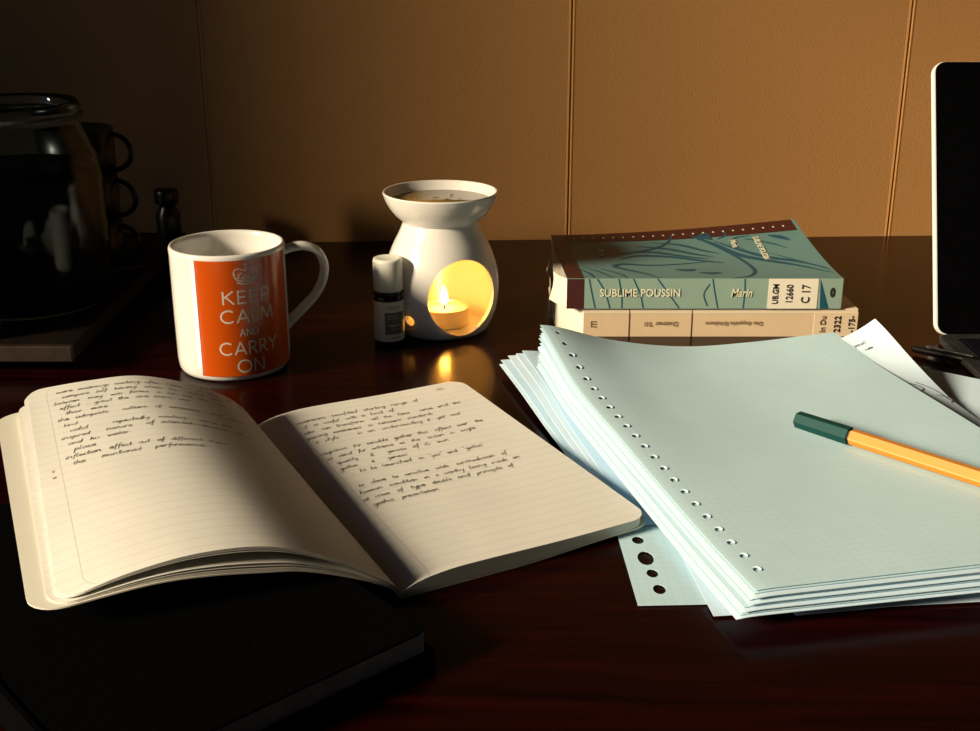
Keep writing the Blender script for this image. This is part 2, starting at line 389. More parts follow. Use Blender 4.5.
# print panel
mb = MB(); a0, a1 = R(-34)*MR, R(71)*MR; N = 40; zs = frange(10, .0048, .0858)
for i in range(N):
    for j in range(9):
        q = []
        for (u, z) in ((i, zs[j]), (i+1, zs[j]), (i+1, zs[j+1]), (i, zs[j+1])):
            p, n = mugP(a0+(a1-a0)*u/N, z); q.append(Vector(p)+n*.00012)
        mb.add(q, [(0, 1, 2, 3)])
PP = mb.build('print_panel', M['red'], mug, True, label='red-orange printed panel')
mb = MB()
for u in (a0, a1):
    mb = MB(); rib(mb, [(u, .0048), (u, .0858)], .0004, mugP, .00016, .004); mb.build('panel_outline', M['ink'], PP, True)
def arc(cx, cy, rx, ry, a, b, n=14): return [(cx+rx*math.cos(R(a+(b-a)*i/n)), cy+ry*math.sin(R(a+(b-a)*i/n))) for i in range(n+1)]
CAP = {  # width, strokes in a unit-high box
 'K': (.62, [[(.06, 0), (.06, 1)], [(.58, 1), (.10, .50)], [(.20, .58), (.62, 0)]]),
 'E': (.50, [[(.06, 0), (.06, 1)], [(.0, .95), (.48, .95)], [(.06, .52), (.44, .52)], [(.0, .05), (.50, .05)]]),
 'P': (.54, [[(.06, 0), (.06, 1)], [(.06, .95), (.28, .95)]+arc(.28, .70, .22, .25, 90, -90)+[(.06, .45)]]),
 'C': (.86, [arc(.50, .50, .45, .45, 48, 312, 26)]),
 'A': (.78, [[(.02, 0), (.39, .98)], [(.39, .98), (.76, 0)], [(.17, .32), (.61, .32)]]),
 'L': (.46, [[(.06, 0), (.06, 1)], [(.0, .05), (.48, .05)]]),
 'M': (.92, [[(.05, 0), (.13, 1)], [(.13, .98), (.46, .12)], [(.46, .12), (.79, .98)], [(.79, 1), (.87, 0)]]),
 'N': (.78, [[(.06, 0), (.06, 1)], [(.06, .97), (.72, .03)], [(.72, 0), (.72, 1)]]),
 'D': (.80, [[(.06, 0), (.06, 1)], [(.06, .95), (.28, .95)]+arc(.28, .50, .45, .45, 90, -90, 20)+[(.06, .05)]]),
 'R': (.60, [[(.06, 0), (.06, 1)], [(.06, .95), (.28, .95)]+arc(.28, .71, .22, .24, 90, -90)+[(.06, .47)], [(.26, .47), (.60, 0)]]),
 'Y': (.70, [[(.02, 1), (.35, .48)], [(.68, 1), (.35, .48)], [(.35, .50), (.35, 0)]]),
 'O': (.96, [arc(.48, .50, .44, .45, 0, 360, 32)]),
}
def caps(mb, word, cx, z0, h, width, P, st=.13, gap=.16):
    tot = sum(CAP[c][0] for c in word)+gap*(len(word)-1); k = width/(tot*h); x = cx-width/2
    for c in word:
        for s in CAP[c][1]: rib(mb, [(x+p[0]*h*k, z0+p[1]*h) for p in s], st*h, P, .0002, .002)
        x += (CAP[c][0]+gap)*h*k
cx = R(16)*MR
mb = MB()
for wd, z, h, W in (('KEEP', .0556, .0092, .0335), ('CALM', .0425, .0093, .0375), ('AND', .0330, .0052, .0130), ('CARRY', .0200, .0092, .0415), ('ON', .0070, .0094, .0190)):
    caps(mb, wd, cx, z, h, W, mugP)
mb.build('slogan', M['print_white'], PP, False, label='white slogan lettering KEEP CALM AND CARRY ON')
# crown
mb = MB(); zc = .0705
def cr(pts, wd=.0007, n=6): rib(mb, cat([(cx+x*.9, zc+z*1.12, 0) for x, z in pts], n), wd, mugP, .0002)
cr([(-.0068, 0), (-.0035, -.0009), (0, -.0012), (.0035, -.0009), (.0068, 0)], .0011)
cr([(-.0072, .0016), (-.0035, .0006), (0, .0003), (.0035, .0006), (.0072, .0016)], .0008)
for sg in (-1, 1):
    cr([(sg*.0072, .0016), (sg*.0088, .0045), (sg*.0086, .0070), (sg*.0062, .0082), (sg*.0028, .0076), (0, .0064)], .0008)
    cr([(sg*.0065, .0018), (sg*.0058, .0035), (sg*.0048, .0020)], .0007); cr([(sg*.0035, .0012), (sg*.0026, .0034), (sg*.0014, .0010)], .0007)
    cr([(sg*.0052, .0040), (sg*.0034, .0052), (sg*.0018, .0046)], .0006)
    for q in ((.0084, .0052), (.0058, .0048), (.0040, .0056)): cr([(sg*q[0]-.0004, q[1]), (sg*q[0]+.0004, q[1]), (sg*q[0]+.0004, q[1]+.0001)], .0008, 2)
cr([(0, .0012), (-.0010, .0030), (0, .0046), (.0010, .0030), (0, .0012)], .0007)
cr([(-.0010, .0076), (0, .0086), (.0010, .0076), (0, .0066), (-.0010, .0076)], .0007)
cr([(0, .0086), (0, .0104), (0, .0122)], .0007); cr([(-.0014, .0106), (0, .0107), (.0014, .0106)], .0008)
mb.build('crown_print', M['print_white'], PP, False, label='small white crown emblem')
# handle
ha = phi0+R(98); hd = Vector((math.cos(ha), math.sin(ha), 0)); ht = Vector((-hd.y, hd.x, 0))
HP = cat([(.0365, .0795, 0), (.044, .0815, 0), (.0535, .0818, 0), (.0625, .0775, 0), (.0670, .0680, 0), (.0658, .0565, 0), (.0600, .0460, 0), (.0520, .0380, 0), (.0435, .0305, 0), (.0365, .0240, 0)], 5)
V = []; F = []; n = 14
for i, p in enumerate(HP):
    d = (HP[min(i+1, len(HP)-1)]-HP[max(0, i-1)]).normalized(); nn = Vector((-d.y, d.x))
    tt = .0052+(.0016*abs(i/(len(HP)-1)-.5)*2)
    for k in range(n):
        a = 2*PI*k/n; r1 = nn*math.cos(a)*.0032; q = hd*(p.x+r1.x)+ht*math.sin(a)*tt; V.append((q.x, q.y, p.y+r1.y))
for i in range(len(HP)-1):
    for k in range(n): F.append((i*n+k, i*n+(k+1) % n, (i+1)*n+(k+1) % n, (i+1)*n+k))
F += [tuple(range(n)), tuple(reversed(range((len(HP)-1)*n, len(HP)*n)))]
MB().add(V, F).build('handle', M['ceramic_mug'], mug, True)

# ------------------------------------------------------------------ oil warmer
BX, BY = -.0372, .902
bur = empty('oil_burner', (BX, BY, 0), label='white ceramic oil burner with a bowl on top and a candle opening', cat='oil burner')
outer = smooth_tab([(0, .0320), (.002, .0350), (.008, .0385), (.018, .0420), (.030, .0438), (.042, .0436), (.054, .0412), (.066, .0368), (.076, .0318), (.083, .0288)])
prof = [(.0005, .0)]+[(r, z) for z, r in outer]
prof += [(r, z) for z, r in cat_tab] if False else []
prof += [(.0282, .0845), (.0300, .0865), (.0345, .0905), (.0385, .0958), (.0415, .1015), (.0428, .1055), (.0431, .1065), (.0426, .1074), (.0416, .1073), (.0405, .1055), (.0385, .1010), (.0345, .0955), (.0280, .0910), (.018, .0888), (.0005, .0880)]
o1 = MB().lathe(prof, 96).build('ceramic_body', M['ceramic'], bur, True)
# the hollow, the big opening and the little side hole
ip = [(.0005, .004)]+[(max(r-.0038, .001), z) for z, r in outer if .004 < z < .079]+[(.020, .0825), (.0005, .0835)]
ip = [(.0005, .004), (.0325, .004)]+ip[1:]
cav = MB().lathe(ip, 96).build('cutter', None, bur)
def cutter(az, zc, rw, rh, r0, r1, n=40):
    d = Vector((math.sin(az), -math.cos(az), 0)); t = Vector((math.cos(az), math.sin(az), 0)); V = []
    for r in (r0, r1):
        for k in range(n):
            a = 2*PI*k/n; s = math.sin(a); zz = zc+rh*s
            V.append(d*r+t*rw*math.cos(a)*(1 if s > 0 else 1-.12*s*s)+Vector((0, 0, zz)))
    return MB().add(V, [tuple(range(n)), tuple(reversed(range(n, 2*n)))]+[(k, (k+1) % n, n+(k+1) % n, n+k) for k in range(n)]).build('cutter', None, bur)
c1 = cutter(R(27), .0335, .0272, .0292, .006, .06)
c2 = cutter(R(-33), .0165, .0040, .0040, .015, .06)
boolean_cut(o1, [cav, c1, c2])
for p in o1.data.polygons: p.use_smooth = True
bm = bmesh.new(); bm.from_mesh(o1.data)
for e_ in bm.edges:
    if len(e_.link_faces) == 2 and e_.calc_face_angle(0) > .6: e_.smooth = False
bm.to_mesh(o1.data); bm.free()
if not o1.data.materials: o1.data.materials.append(M['ceramic'])
oil = MB().lathe([(.0005, .1005), (.0382, .1005), (.0381, .1000), (.0005, .0960)], 64).build('scented_water', M['oil'], None, True)
oil.location = (BX, BY, 0); tag(oil, 'brownish scented water with bits of leaf in the bowl of the white oil burner', 'water')
mb = MB()
for i in range(9):
    a = random.uniform(0, 2*PI); r = random.uniform(.004, .030); s = random.uniform(.0015, .004); b = random.uniform(0, PI)
    c = Vector((r*math.cos(a), r*math.sin(a), .1006)); d = Vector((math.cos(b), math.sin(b), 0)); t = Vector((-d.y, d.x, 0))
    mb.add([c-d*s, c+t*s*.4+Vector((0, 0, .0003)), c+d*s, c-t*s*.4], [(0, 1, 2, 3)])
o = mb.build('leaf_bits', M['leaf'], oil, weld=False)
# tealight
tl = empty('tealight', (BX+.002, BY-.002, .0042), label='lit tealight in a metal cup burning inside the white oil burner', cat='candle')
MB().lathe([(.0005, 0), (.0178, 0), (.0184, .0008), (.0186, .0135), (.0189, .0140), (.0186, .0142), (.0181, .0138), (.0179, .0015), (.0005, .0012)], 56).build('metal_cup', M['tin'], tl, True)
MB().lathe([(.0005, .0014), (.0177, .0018), (.0178, .0122), (.0165, .0120), (.004, .0116), (.0005, .0116)], 48).build('wax', M['wax'], tl, True)
MB().tube([(0, 0, .0115), (.0002, 0, .0145), (.0006, 0, .0165)], .0006, 6).build('wick', M['wick'], tl, True)
MB().lathe([(.0002, .0150), (.0020, .0165), (.0029, .0190), (.0027, .0220), (.0018, .0255), (.0008, .0285), (.0001, .0305)], 20).build('flame', M['flame'], tl, True)
ld = bpy.data.lights.new('candle_light', 'POINT'); lo = bpy.data.objects.new('candle_light', ld); col.objects.link(lo)
lo.location = (BX+.002, BY-.002, .0275); ld.energy = .50; ld.color = (1, .34, .004); ld.shadow_soft_size = .003

# ------------------------------------------------------------------ little bottle
ob = empty('oil_bottle', (-.0751, .8669, 0), label='small dark essential oil bottle with white cap and label, beside the oil burner', cat='bottle')
r = .0113
MB().lathe([(.0005, 0), (r-.0012, 0), (r-.0002, .0012), (r-.0001, .003), (r-.0001, .0345), (r-.0008, .0375), (.0085, .0388), (.0080, .0395), (.0005, .0395)], 48).build('glass_body', M['glassdark'], ob, True)
MB().lathe([(r-.0024, .0385), (r-.0004, .0385), (r+.0001, .0392), (r, .0408), (r-.0024, .0410)], 48).build('tamper_ring', M['glassdark'], ob, True)
MB().lathe([(r-.004, .0412), (r-.0006, .0412), (r-.0002, .042), (r-.0004, .063), (r-.0010, .0648), (r-.0025, .0653), (r-.0034, .0649), (.0005, .0647)], 48).build('cap', M['cap'], ob, True)
pb = math.atan2(-.8669, .0751)
def botP(s, z):
    a = pb+s/r; n = Vector((math.cos(a), math.sin(a), 0)); return (n.x*(r+.0001), n.y*(r+.0001), z), n
def patch(P, s0, s1, za, zb, eps, n=24):
    mb = MB()
    for i in range(n):
        q = []
        for u, z in ((i, za), (i+1, za), (i+1, zb), (i, zb)):
            p, nn = P(s0+(s1-s0)*u/n, z); q.append(Vector(p)+nn*eps)
        mb.add(q, [(0, 1, 2, 3)])
    return mb
LB = patch(botP, -R(170)*r, R(170)*r, .0038, .0340, .0001, 60).build('label', M['label'], ob, True)
patch(botP, -R(16)*r, R(62)*r, .0095, .0262, .0002).build('label_panel', M['labelgrey'], LB, True, label='grey printed panel')
mb = MB()
for z, a, b, wd in ((.0235, -.001, .006, .0006), (.0215, -.001, .008, .0005), (.0163, 0, .0085, .0012), (.0137, .002, .008, .0005)):
    rib(mb, [(a, z), (b, z)], wd, botP, .0003, .001)
mb.build('label_print', M['print_white'], LB, True)
for z in (.0068, .0290, .0305):
    mb = MB(); rib(mb, [(-.001, z), (.0085, z)], .0004, botP, .0003, .001); mb.build('small_print_line', M['brownink'], LB, True)

# ------------------------------------------------------------------ books
def bookmesh(front, zb, zt, sheetf=None): pass
TB = empty('paperback_book', (.16, .94, .0), label='teal paperback SUBLIME POUSSIN with swirling dark line art, lying on the other book', cat='book')
X0, X1, Y0, Y1, Z0, Z1 = .0575, .2635, .878, .999, .0228, .0462
edgeL = lambda b: X0-.006*b-.004*math.sin(PI*b)
def coverz(a, b):      # the cover lifts towards its back corners
    a = max(a, 0); b = max(b, 0)
    return Z1+.004*b*b*(1-a)+.0175*b**1.6*a**1.5-.0025*math.sin(PI*b)*math.sin(PI*a)
def covP(a, b):
    p = Vector((X0+(X1-X0)*a-.007*b*(1-a)-.010*b*a, Y0+(Y1-Y0)*b, coverz(a, b))); return p
def covPN(a, b):
    p = covP(a, b); n = (covP(a+.01, b)-p).cross(covP(a, b+.01)-p).normalized(); return p, n
TC = wp(sheet('front_cover', lambda a, b: covP(a, b), frange(30), frange(20), .0005, M['teal'], TB))
TS = wp(MB().box((X0, Y0-.0006, Z0), (X1, Y0, Z1)).build('spine', M['tealspine'], TB, bevel=.0002))
wp(sheet('back_cover', lambda a, b: (X0+(X1-X0)*a-.005*b, Y0+(Y1-Y0)*b, Z0+.0005), frange(4), frange(4), .0005, M['teal'], TB))
# page block follows the cover, with a ruffled fore edge at the left
mb = MB(); na, nb_ = 14, 12; V = []; F = []
def blk(a, b, k):
    p = covP(a, b); zt = min(p.z-.0008, Z1+.006*b-.0008)
    x = p.x
    if a == 0: x = X0+.0010-.011*min(1, b*7)*(1-.35*b)-.004*math.sin(b*9+k*3)*min(1, b*4)*(1-k)
    return (x, p.y+.0002, Z0+.0007+(zt-Z0-.0007)*k)
nk = 5
sheets_ = []
for k in range(nk):
    for j in range(nb_):
        for i in range(na): V.append(blk(i/(na-1), j/(nb_-1), k/(nk-1)))
id_ = lambda i, j, k: (k*nb_+j)*na+i
for j in range(nb_-1):
    for i in range(na-1):
        F.append((id_(i, j, nk-1), id_(i+1, j, nk-1), id_(i+1, j+1, nk-1), id_(i, j+1, nk-1))); F.append((id_(i, j, 0), id_(i, j+1, 0), id_(i+1, j+1, 0), id_(i+1, j, 0)))
for k in range(nk-1):
    for i in range(na-1):
        F.append((id_(i, 0, k), id_(i+1, 0, k), id_(i+1, 0, k+1), id_(i, 0, k+1))); F.append((id_(i, nb_-1, k), id_(i, nb_-1, k+1), id_(i+1, nb_-1, k+1), id_(i+1, nb_-1, k)))
    for j in range(nb_-1):
        F.append((id_(0, j, k), id_(0, j, k+1), id_(0, j+1, k+1), id_(0, j+1, k))); F.append((id_(na-1, j, k), id_(na-1, j+1, k), id_(na-1, j+1, k+1), id_(na-1, j, k+1)))
wp(mb.add(V, F).build('page_block', M['pages'], TB))
# borders
def band(name, a0, a1, b0, b1, m, na=16, nb=16, eps=.0002, **kw):
    V = []; F = []
    for j in range(nb+1):
        for i in range(na+1):
            p, n = covPN(a0+(a1-a0)*i/na, b0+(b1-b0)*j/nb); V.append(p+n*eps)
    for j in range(nb):
        for i in range(na): q = j*(na+1)+i; F.append((q, q+1, q+na+2, q+na+1))
    return wp(MB().add(V, F).build(name, m, TC, True, **kw))
band('border_strip', 0, .062, 0, 1, M['maroon'], 3)
band('border_strip', .062, .985, .84, 1, M['maroon'], 24, 5)
wp(MB().box((X0-.0001, Y0-.0009, Z0+.0002), (X0+.0125, Y0-.0006, Z1-.0002)).build('border_strip', M['maroon'], TS))
mb = MB()
for i in range(22):
    a = .09+i*.0405
    rib(mb, [(a-.0035, .915), (a+.0035, .915)], .018, covPN, .0004)
wp(mb.build('border_dots', M['covertext'], TC))
# line art
mb = MB()
def sw(pts, w0, w1=None):
    q = cat([(a, b, 0) for a, b in pts], 8); w1 = w0 if w1 is None else w1; n = len(q)
    # widths in cover fractions; ribbon drawn in metres
    P = lambda x, y: covPN(x/.206, y/.121)
    rib(mb, [(p.x*.206, p.y*.121) for p in q], [1.2*w0+1.55*(w1-w0)*math.sin(PI*i/(n-1)) for i in range(n)], P, .0003)
for k in range(7): sw([(.585+k*.006, .80+.02*k), (.61, .86), (.635, .80+.015*k)], .002, .006)
sw([(.56, .90), (.60, .80), (.64, .70), (.70, .52), (.78, .40), (.88, .28), (.985, .12)], .0008, .0042)
sw([(.64, .78), (.72, .60), (.80, .45), (.90, .34), (.985, .20)], .0008, .0034)
sw([(.50, .95), (.46, .80), (.40, .70), (.30, .62), (.24, .58)], .0006, .0020)
sw([(.24, .48), (.32, .55), (.44, .52), (.56, .42), (.62, .38)], .0006, .0030)
sw([(.28, .62), (.38, .62), (.50, .52), (.58, .46)], .0006, .0026)
sw([(.33, .74), (.44, .68), (.54, .56), (.60, .50)], .0006, .0026)
sw([(.40, .80), (.50, .74), (.58, .62), (.63, .56)], .0006, .0024)
sw([(.55, .40), (.36, .34), (.24, .36), (.20, .30), (.24, .22), (.30, .12), (.335, .0)], .0008, .0030)
sw([(.60, .80), (.66, .60), (.70, .40), (.71, .20), (.67, .06), (.60, .0)], .0008, .0022)
sw([(.42, .24), (.46, .22), (.50, .24)], .001, .0042); sw([(.50, .16), (.54, .14), (.58, .15)], .001, .004)
sw([(.10, .0), (.09, .12), (.06, .22), (.05, .30)], .0006, .0014); sw([(.14, .24), (.20, .12), (.22, .0)], .0006, .0014)
sw([(.08, .26), (.13, .16), (.17, .0)], .0006, .0014)
sw([(.76, .78), (.80, .74), (.86, .66), (.90, .58)], .0005, .0016); sw([(.86, .80), (.90, .76), (.93, .70)], .001, .0040)
sw([(.74, .60), (.70, .70), (.73, .80), (.79, .82)], .0005, .0014); sw([(.82, .52), (.88, .40), (.94, .28), (.99, .16)], .0004, .0012)
sw([(.66, .80), (.70, .86), (.69, .93)], .0005, .0012)
wp(mb.build('cover_drawing', M['tealink'], TC, True, weld=False))
mb = MB()
SP = lambda x, z: ((x, Y0-.0006, z), Vector((0, -1, 0)))
for pts in ([(.0660+.008, .0460), (.0760, .036), (.0790, .0232)], [(.0800, .0460), (.0860, .036), (.0900, .0232)], [(.0960, .0460), (.0985, .034), (.0990, .0232)],
            [(.107, .0460), (.1125, .034), (.1150, .0232)], [(.1250, .046), (.134, .034), (.142, .0232)], [(.1810-.015, .046), (.168, .036), (.171, .0232)], [(.200-.010, .046), (.1905, .036), (.190, .0232)], [(.164, .042), (.160, .034), (.163, .0250)]):
    rib(mb, cat([(a, b, 0) for a, b in pts], 5), .0011, SP, .0001)
mb.add([(.2462, Y0-.0008, .0458), (.2475, Y0-.0008, .0232), (.2540, Y0-.0008, .0232)], [(0, 1, 2)])
wp(mb.build('spine_drawing', M['tealink'], TS, weld=False))
mb = MB(); rib(mb, arc(.2562, .0355, .0012, .003, 0, 360, 12), .0017, SP, .0002); wp(mb.build('publisher_mark', M['ink'], TS, weld=False))
RX = Matrix.Rotation(R(90), 4, 'X')
def spine_text(body, x, z, size, m, parent, y, rot=0, **kw):
    return wp(text('spine_title' if rot in (0, 180) else 'shelf_mark', body, size, Matrix.Translation((x, y, z)) @ RX @ Matrix.Rotation(R(rot), 4, 'Z'), m, parent, **kw))
spine_text('SUBLIME POUSSIN', .1122, .0350, .0084, M['covertext'], TS, Y0-.0011, sx=.90, offset=.00012)
spine_text('Marin', .1878, .0350, .0092, M['covertext'], TS, Y0-.0011, sx=.75, shear=.3, offset=.00008)
wp(MB().box((.2080, Y0-.0009, .0230), (.2450, Y0-.0005, .0462)).build('library_sticker', M['sticker'], TS, label='white library sticker'))
for b_, x, s in (('UB.GM', .2135, .0062), ('12660', .2240, .0070), ('C 17', .2362, .0088)):
    spine_text(b_, x, .0345, s, M['ink'], TS, Y0-.0012, rot=90, sx=.85, offset=.0001)
def cover_text(body, a, b, size, rot):
    p, n = covPN(a, b); ex = (covP(a+.02, b)-covP(a-.02, b)).normalized(); ey = n.cross(ex)
    m = Matrix.Translation(p+n*.0009) @ Matrix((ex, ey, n)).transposed().to_4x4() @ Matrix.Rotation(R(rot), 4, 'Z')
    wp(text('cover_title', body, size, m, M['covertext'], TC, sx=.9, offset=.0001))
cover_text('SUBLIME POUSSIN', .80, .60, .0066, -90); cover_text('Marin', .71, .70, .0075, -90)
wp(band('author_line', 0.175, .188, .32, .80, M['covertext'], 1, 8))if False else cover_text('Marin', .175, .60, .0085, -90)

BB = empty('paperback_book', (.17, .95, 0), label='cream paperback Dietmar Till, underneath the teal book', cat='book')
x0, x1, y0, y1, z1 = .0705, .2775, .8800, 1.015, .0222
poly = [(x0, y0+.0005), (x1-.0005, y0+.0005), (x1-.002, y1), (x0-.020, y1), (x0-.022, y0+.05), (x0-.0185, y0+.017)]
wp(MB().prism([(x0+.0002, y0+.0006), (x1-.001, y0+.0006), (x1-.003, y1-.001), (x0-.019, y1-.001), (x0-.0210, y0+.05), (x0-.0178, y0+.017)], .0006, z1-.0006).build('page_block', M['pages'], BB))
wp(MB().prism(poly, z1-.0005, z1).build('front_cover', M['tanfold'], BB)); wp(MB().prism(poly, 0, .0005).build('back_cover', M['tanfold'], BB))
BS = wp(MB().box((x0, y0-.0004, 0), (x1, y0+.0006, z1)).build('spine', M['tanspine'], BB, bevel=.0003))
wp(MB().box((x0+.0003, y0-.0006, .0185), (x1-.0003, y0-.0004, z1-.0002)).build('worn_fold', M['tanfold'], BS, label='paler worn fold along the spine'))
for x in (.1050, .1522): wp(MB().box((x-.0003, y0-.0008, .0003), (x+.0003, y0-.0004, z1-.0003)).build('spine_rule', M['brownink'], BS))
wp(MB().box((.2448, y0-.0008, .0004), (x1+.0001, y0-.0003, .0192)).build('library_sticker', M['sticker2'], BS, label='tan library sticker'))
spine_text('Dietmar Till', .1290, .0105, .0052, M['brownink'], BS, y0-.0010, rot=180)
spine_text('Das doppelte Erhabene', .1840, .0108, .0046, M['brownink'], BS, y0-.0010, rot=180)
for b_, x, s in (('In Du', .2515, .0058), ('2322', .2625, .0066), ('-175-', .2732, .0062)):
    spine_text(b_, x, .0102, s, M['brownink'] if b_ == 'In Du' else M['ink'], BS, y0-.0012, rot=90, offset=.0001)
mb = MB()
for z in (.0075, .0095, .0115): mb.box((.0765, y0-.0007, z), (.0805, y0-.0003, z+.0008))
mb.box((.0763, y0-.0007, .0075), (.0769, y0-.0003, .0123)); wp(mb.build('publisher_mark', M['brownink'], BS))

# ------------------------------------------------------------------ handwriting
GL = {'a': (.9, ['.8,.8 .5,1 .1,.6 .3,0 .7,.4 .8,.9 .75,.2 .95,.1']), 'b': (.8, ['.1,2 .1,0 .5,0 .8,.5 .4,1 .1,.6']), 'c': (.75, ['.7,.8 .4,1 .1,.5 .4,0 .8,.2']),
 'd': (.9, ['.75,.8 .4,1 .1,.5 .4,0 .75,.4 .8,2 .75,.2 .95,.1']), 'e': (.75, ['.1,.45 .6,.6 .5,1 .15,.8 .15,.2 .5,0 .8,.3']), 'f': (.6, ['.7,1.9 .4,2 .3,1 .25,-.8', '.0,1 .65,1']),
 'g': (.85, ['.8,.8 .4,1 .1,.5 .5,.1 .8,.9 .7,-.7 .3,-1 .05,-.6']), 'h': (.85, ['.1,2 .1,0', '.1,.5 .5,1 .7,.6 .7,.1 .9,.1']), 'i': (.4, ['.15,1 .15,.1 .4,.1', '.2,1.5 .25,1.6']),
 'k': (.8, ['.1,2 .1,0', '.65,1 .15,.5 .75,0']), 'l': (.45, ['.15,2 .15,.2 .4,.0']), 'm': (1.25, ['.1,1 .1,0 .15,.7 .4,1 .55,.6 .55,0 .6,.7 .9,1 1.0,.6 1.0,.1 1.2,.1']),
 'n': (.9, ['.1,1 .1,0 .15,.7 .5,1 .7,.6 .7,.1 .9,.1']), 'o': (.8, ['.45,1 .1,.7 .2,.1 .6,.1 .7,.7 .45,1 .85,.9']), 'p': (.85, ['.15,1 .1,-1', '.15,.7 .5,1 .75,.5 .4,0 .15,.3']),
 'q': (.85, ['.8,.8 .4,1 .1,.5 .5,.1 .8,.9 .75,-1']), 'r': (.65, ['.1,1 .1,0', '.1,.6 .35,1 .65,.9']), 's': (.65, ['.6,.9 .25,.95 .2,.6 .55,.35 .4,0 .05,.1']), 't': (.6, ['.3,1.7 .25,.2 .6,.05', '.0,1.1 .6,1.15']),
 'u': (.9, ['.1,1 .15,.1 .5,.1 .7,1 .7,.2 .95,.1']), 'v': (.75, ['.05,1 .35,0 .7,1']), 'w': (1.1, ['.05,1 .3,0 .55,.8 .8,0 1.05,1']), 'x': (.7, ['.05,1 .65,0', '.6,1 .05,0']),
 'y': (.85, ['.1,1 .2,.2 .6,.2 .75,1 .6,-.8 .2,-1']), 'z': (.7, ['.05,1 .6,1 .1,0 .7,0']), 'j': (.4, ['.3,1 .25,-.8 .0,-.8']), '-': (.6, ['.1,.5 .5,.5']), '"': (.5, ['.1,2 .1,1.6', '.3,2 .3,1.6']), '&': (.9, ['.8,0 .2,1 .5,1.5 .5,1 .1,.3 .4,0 .8,.6']),
 '1': (.5, ['.3,1.6 .2,0']), '2': (.8, ['.1,1.3 .5,1.6 .6,1 .1,0 .7,0'])}
GL = {k: (v[0], [[tuple(map(float, p.split(','))) for p in s.split()] for s in v[1]]) for k, v in GL.items()}
def write(mb, P, s, t, line, xh, wd=.00032, slope=0, maxw=None, rnd=random):
    """one handwritten line; t grows down the page"""
    x = s
    for ch in line:
        if ch == ' ': x += xh*1.5*rnd.uniform(.8, 1.3); continue
        g = GL.get(ch)
        if not g: continue
        k = xh*rnd.uniform(.82, 1.12)
        for st in g[1]:
            pts = [Vector((x+(p[0]+p[1]*.22)*k*1.05, t+slope*(x-s)-p[1]*k*.9+rnd.uniform(-.06, .06)*k, 0)) for p in st]
            rib(mb, cat(pts, 3), wd*rnd.uniform(.75, 1.25), P, .00016)
        x += g[0]*k*1.12
        if maxw and x > s+maxw: return
# ------------------------------------------------------------------ open notebook
nbk = empty('open_notebook', (-.10, .60, 0), label='open cream lined notebook with handwriting on both pages, left half arched over the black book', cat='notebook')
G0 = Vector((-.1432, .6942)); DV = Vector((.452, -.892)); EV = Vector((.892, .452)); HH = .2256; WR = .140; RC = .011
def smax(t, W, rc=RC):
    d = min(t, HH-t)
    return 1-(rc-math.sqrt(max(0, rc*rc-(rc-d)**2)))/W if d < rc else 1
rows = [0, .0006, .0018, .0035, .006, .0085, .011]; rows = rows+[.011+(HH-.022)*i/44 for i in range(1, 44)]+[HH-q for q in reversed(rows)]
zR = smooth_tab([(0, .0035), (.006, .0058), (.014, .0078), (.028, .0092), (.05, .0092), (.09, .0086), (.14, .0090)])
def Rb(s): q = min(1, max(0, (s-.06)/.07)); return .0016+.0030*q*q*(3-2*q)   # the cover rides up on the paper edge
ER = Vector((.8775, .4796))
def Rp(s, t, k=1., out=0):      # k: share of the page block below this page
    x = interp(zR, s); zb = Rb(s); z = zb+(x-zb)*k
    p = G0+ER*s+DV*t; return (p.x, p.y, z)
def RpN(s, t):
    p = Vector(Rp(s, t)); return p, Vector((0, 0, 1))
zT = smooth_tab([(0, .0035), (.010, .019), (.030, .0335), (.065, .0460), (.095, .0470), (.128, .0445)])
zB = smooth_tab([(0, .0045), (.007, .0122), (.033, .0296), (.059, .0408), (.088, .0438), (.117, .0402), (.146, .0318)])
cT = smooth_tab([(0, .0012), (.020, .012), (.055, .0290), (.090, .0350), (.140, .0330)])
cB = smooth_tab([(0, .0012), (.006, .0085), (.025, .0185), (.045, .0262), (.060, .0292), (.086, .0330), (.11, .0338), (.143, .0303), (.160, .0285)])
def Lp(s, t, k=1., ext=0.):     # s in metres from the gutter, ext widens lower pages
    q = t/HH; W = (.128+(.146-.128)*q); f_ = s/.146
    hs = f_*(W+ext*(1-.35*q))
    zt = interp(zT, hs)*(1-q)+interp(zB, hs)*q; zc = interp(cT, hs)*(1-q)+interp(cB, hs)*q
    z = zc+(zt-zc)*k
    p = G0-EV*hs+DV*(t-.011*f_*f_); return (p.x, p.y, z)
def LpN(s, t):
    p = Vector(Lp(s, t)); a = Vector(Lp(s+.001, t)); b = Vector(Lp(s, t+.001)); n = (a-p).cross(b-p).normalized()
    if n.z < 0: n = -n
    return p, n
def nbsheet(name, P, W, th, m, k=1., ext=0, rc=RC, par=None, uvf=None, zoff=0):
    us = [0, .01, .02, .035, .05, .07, .1, .13, .17, .21, .25]+[.25+.75*i/26 for i in range(1, 27)]
    return wp(sheet(name, lambda u, t: tuple(a+b for a, b in zip(P(u*W*smax(t, W, rc), t, k, ext), (0, 0, zoff))), us, rows, th, m, par or nbk, uv=uvf or (lambda u, t: (u*W, t))))
RP_ = nbsheet('right_page', Rp, WR, .0002, M['nbR'])
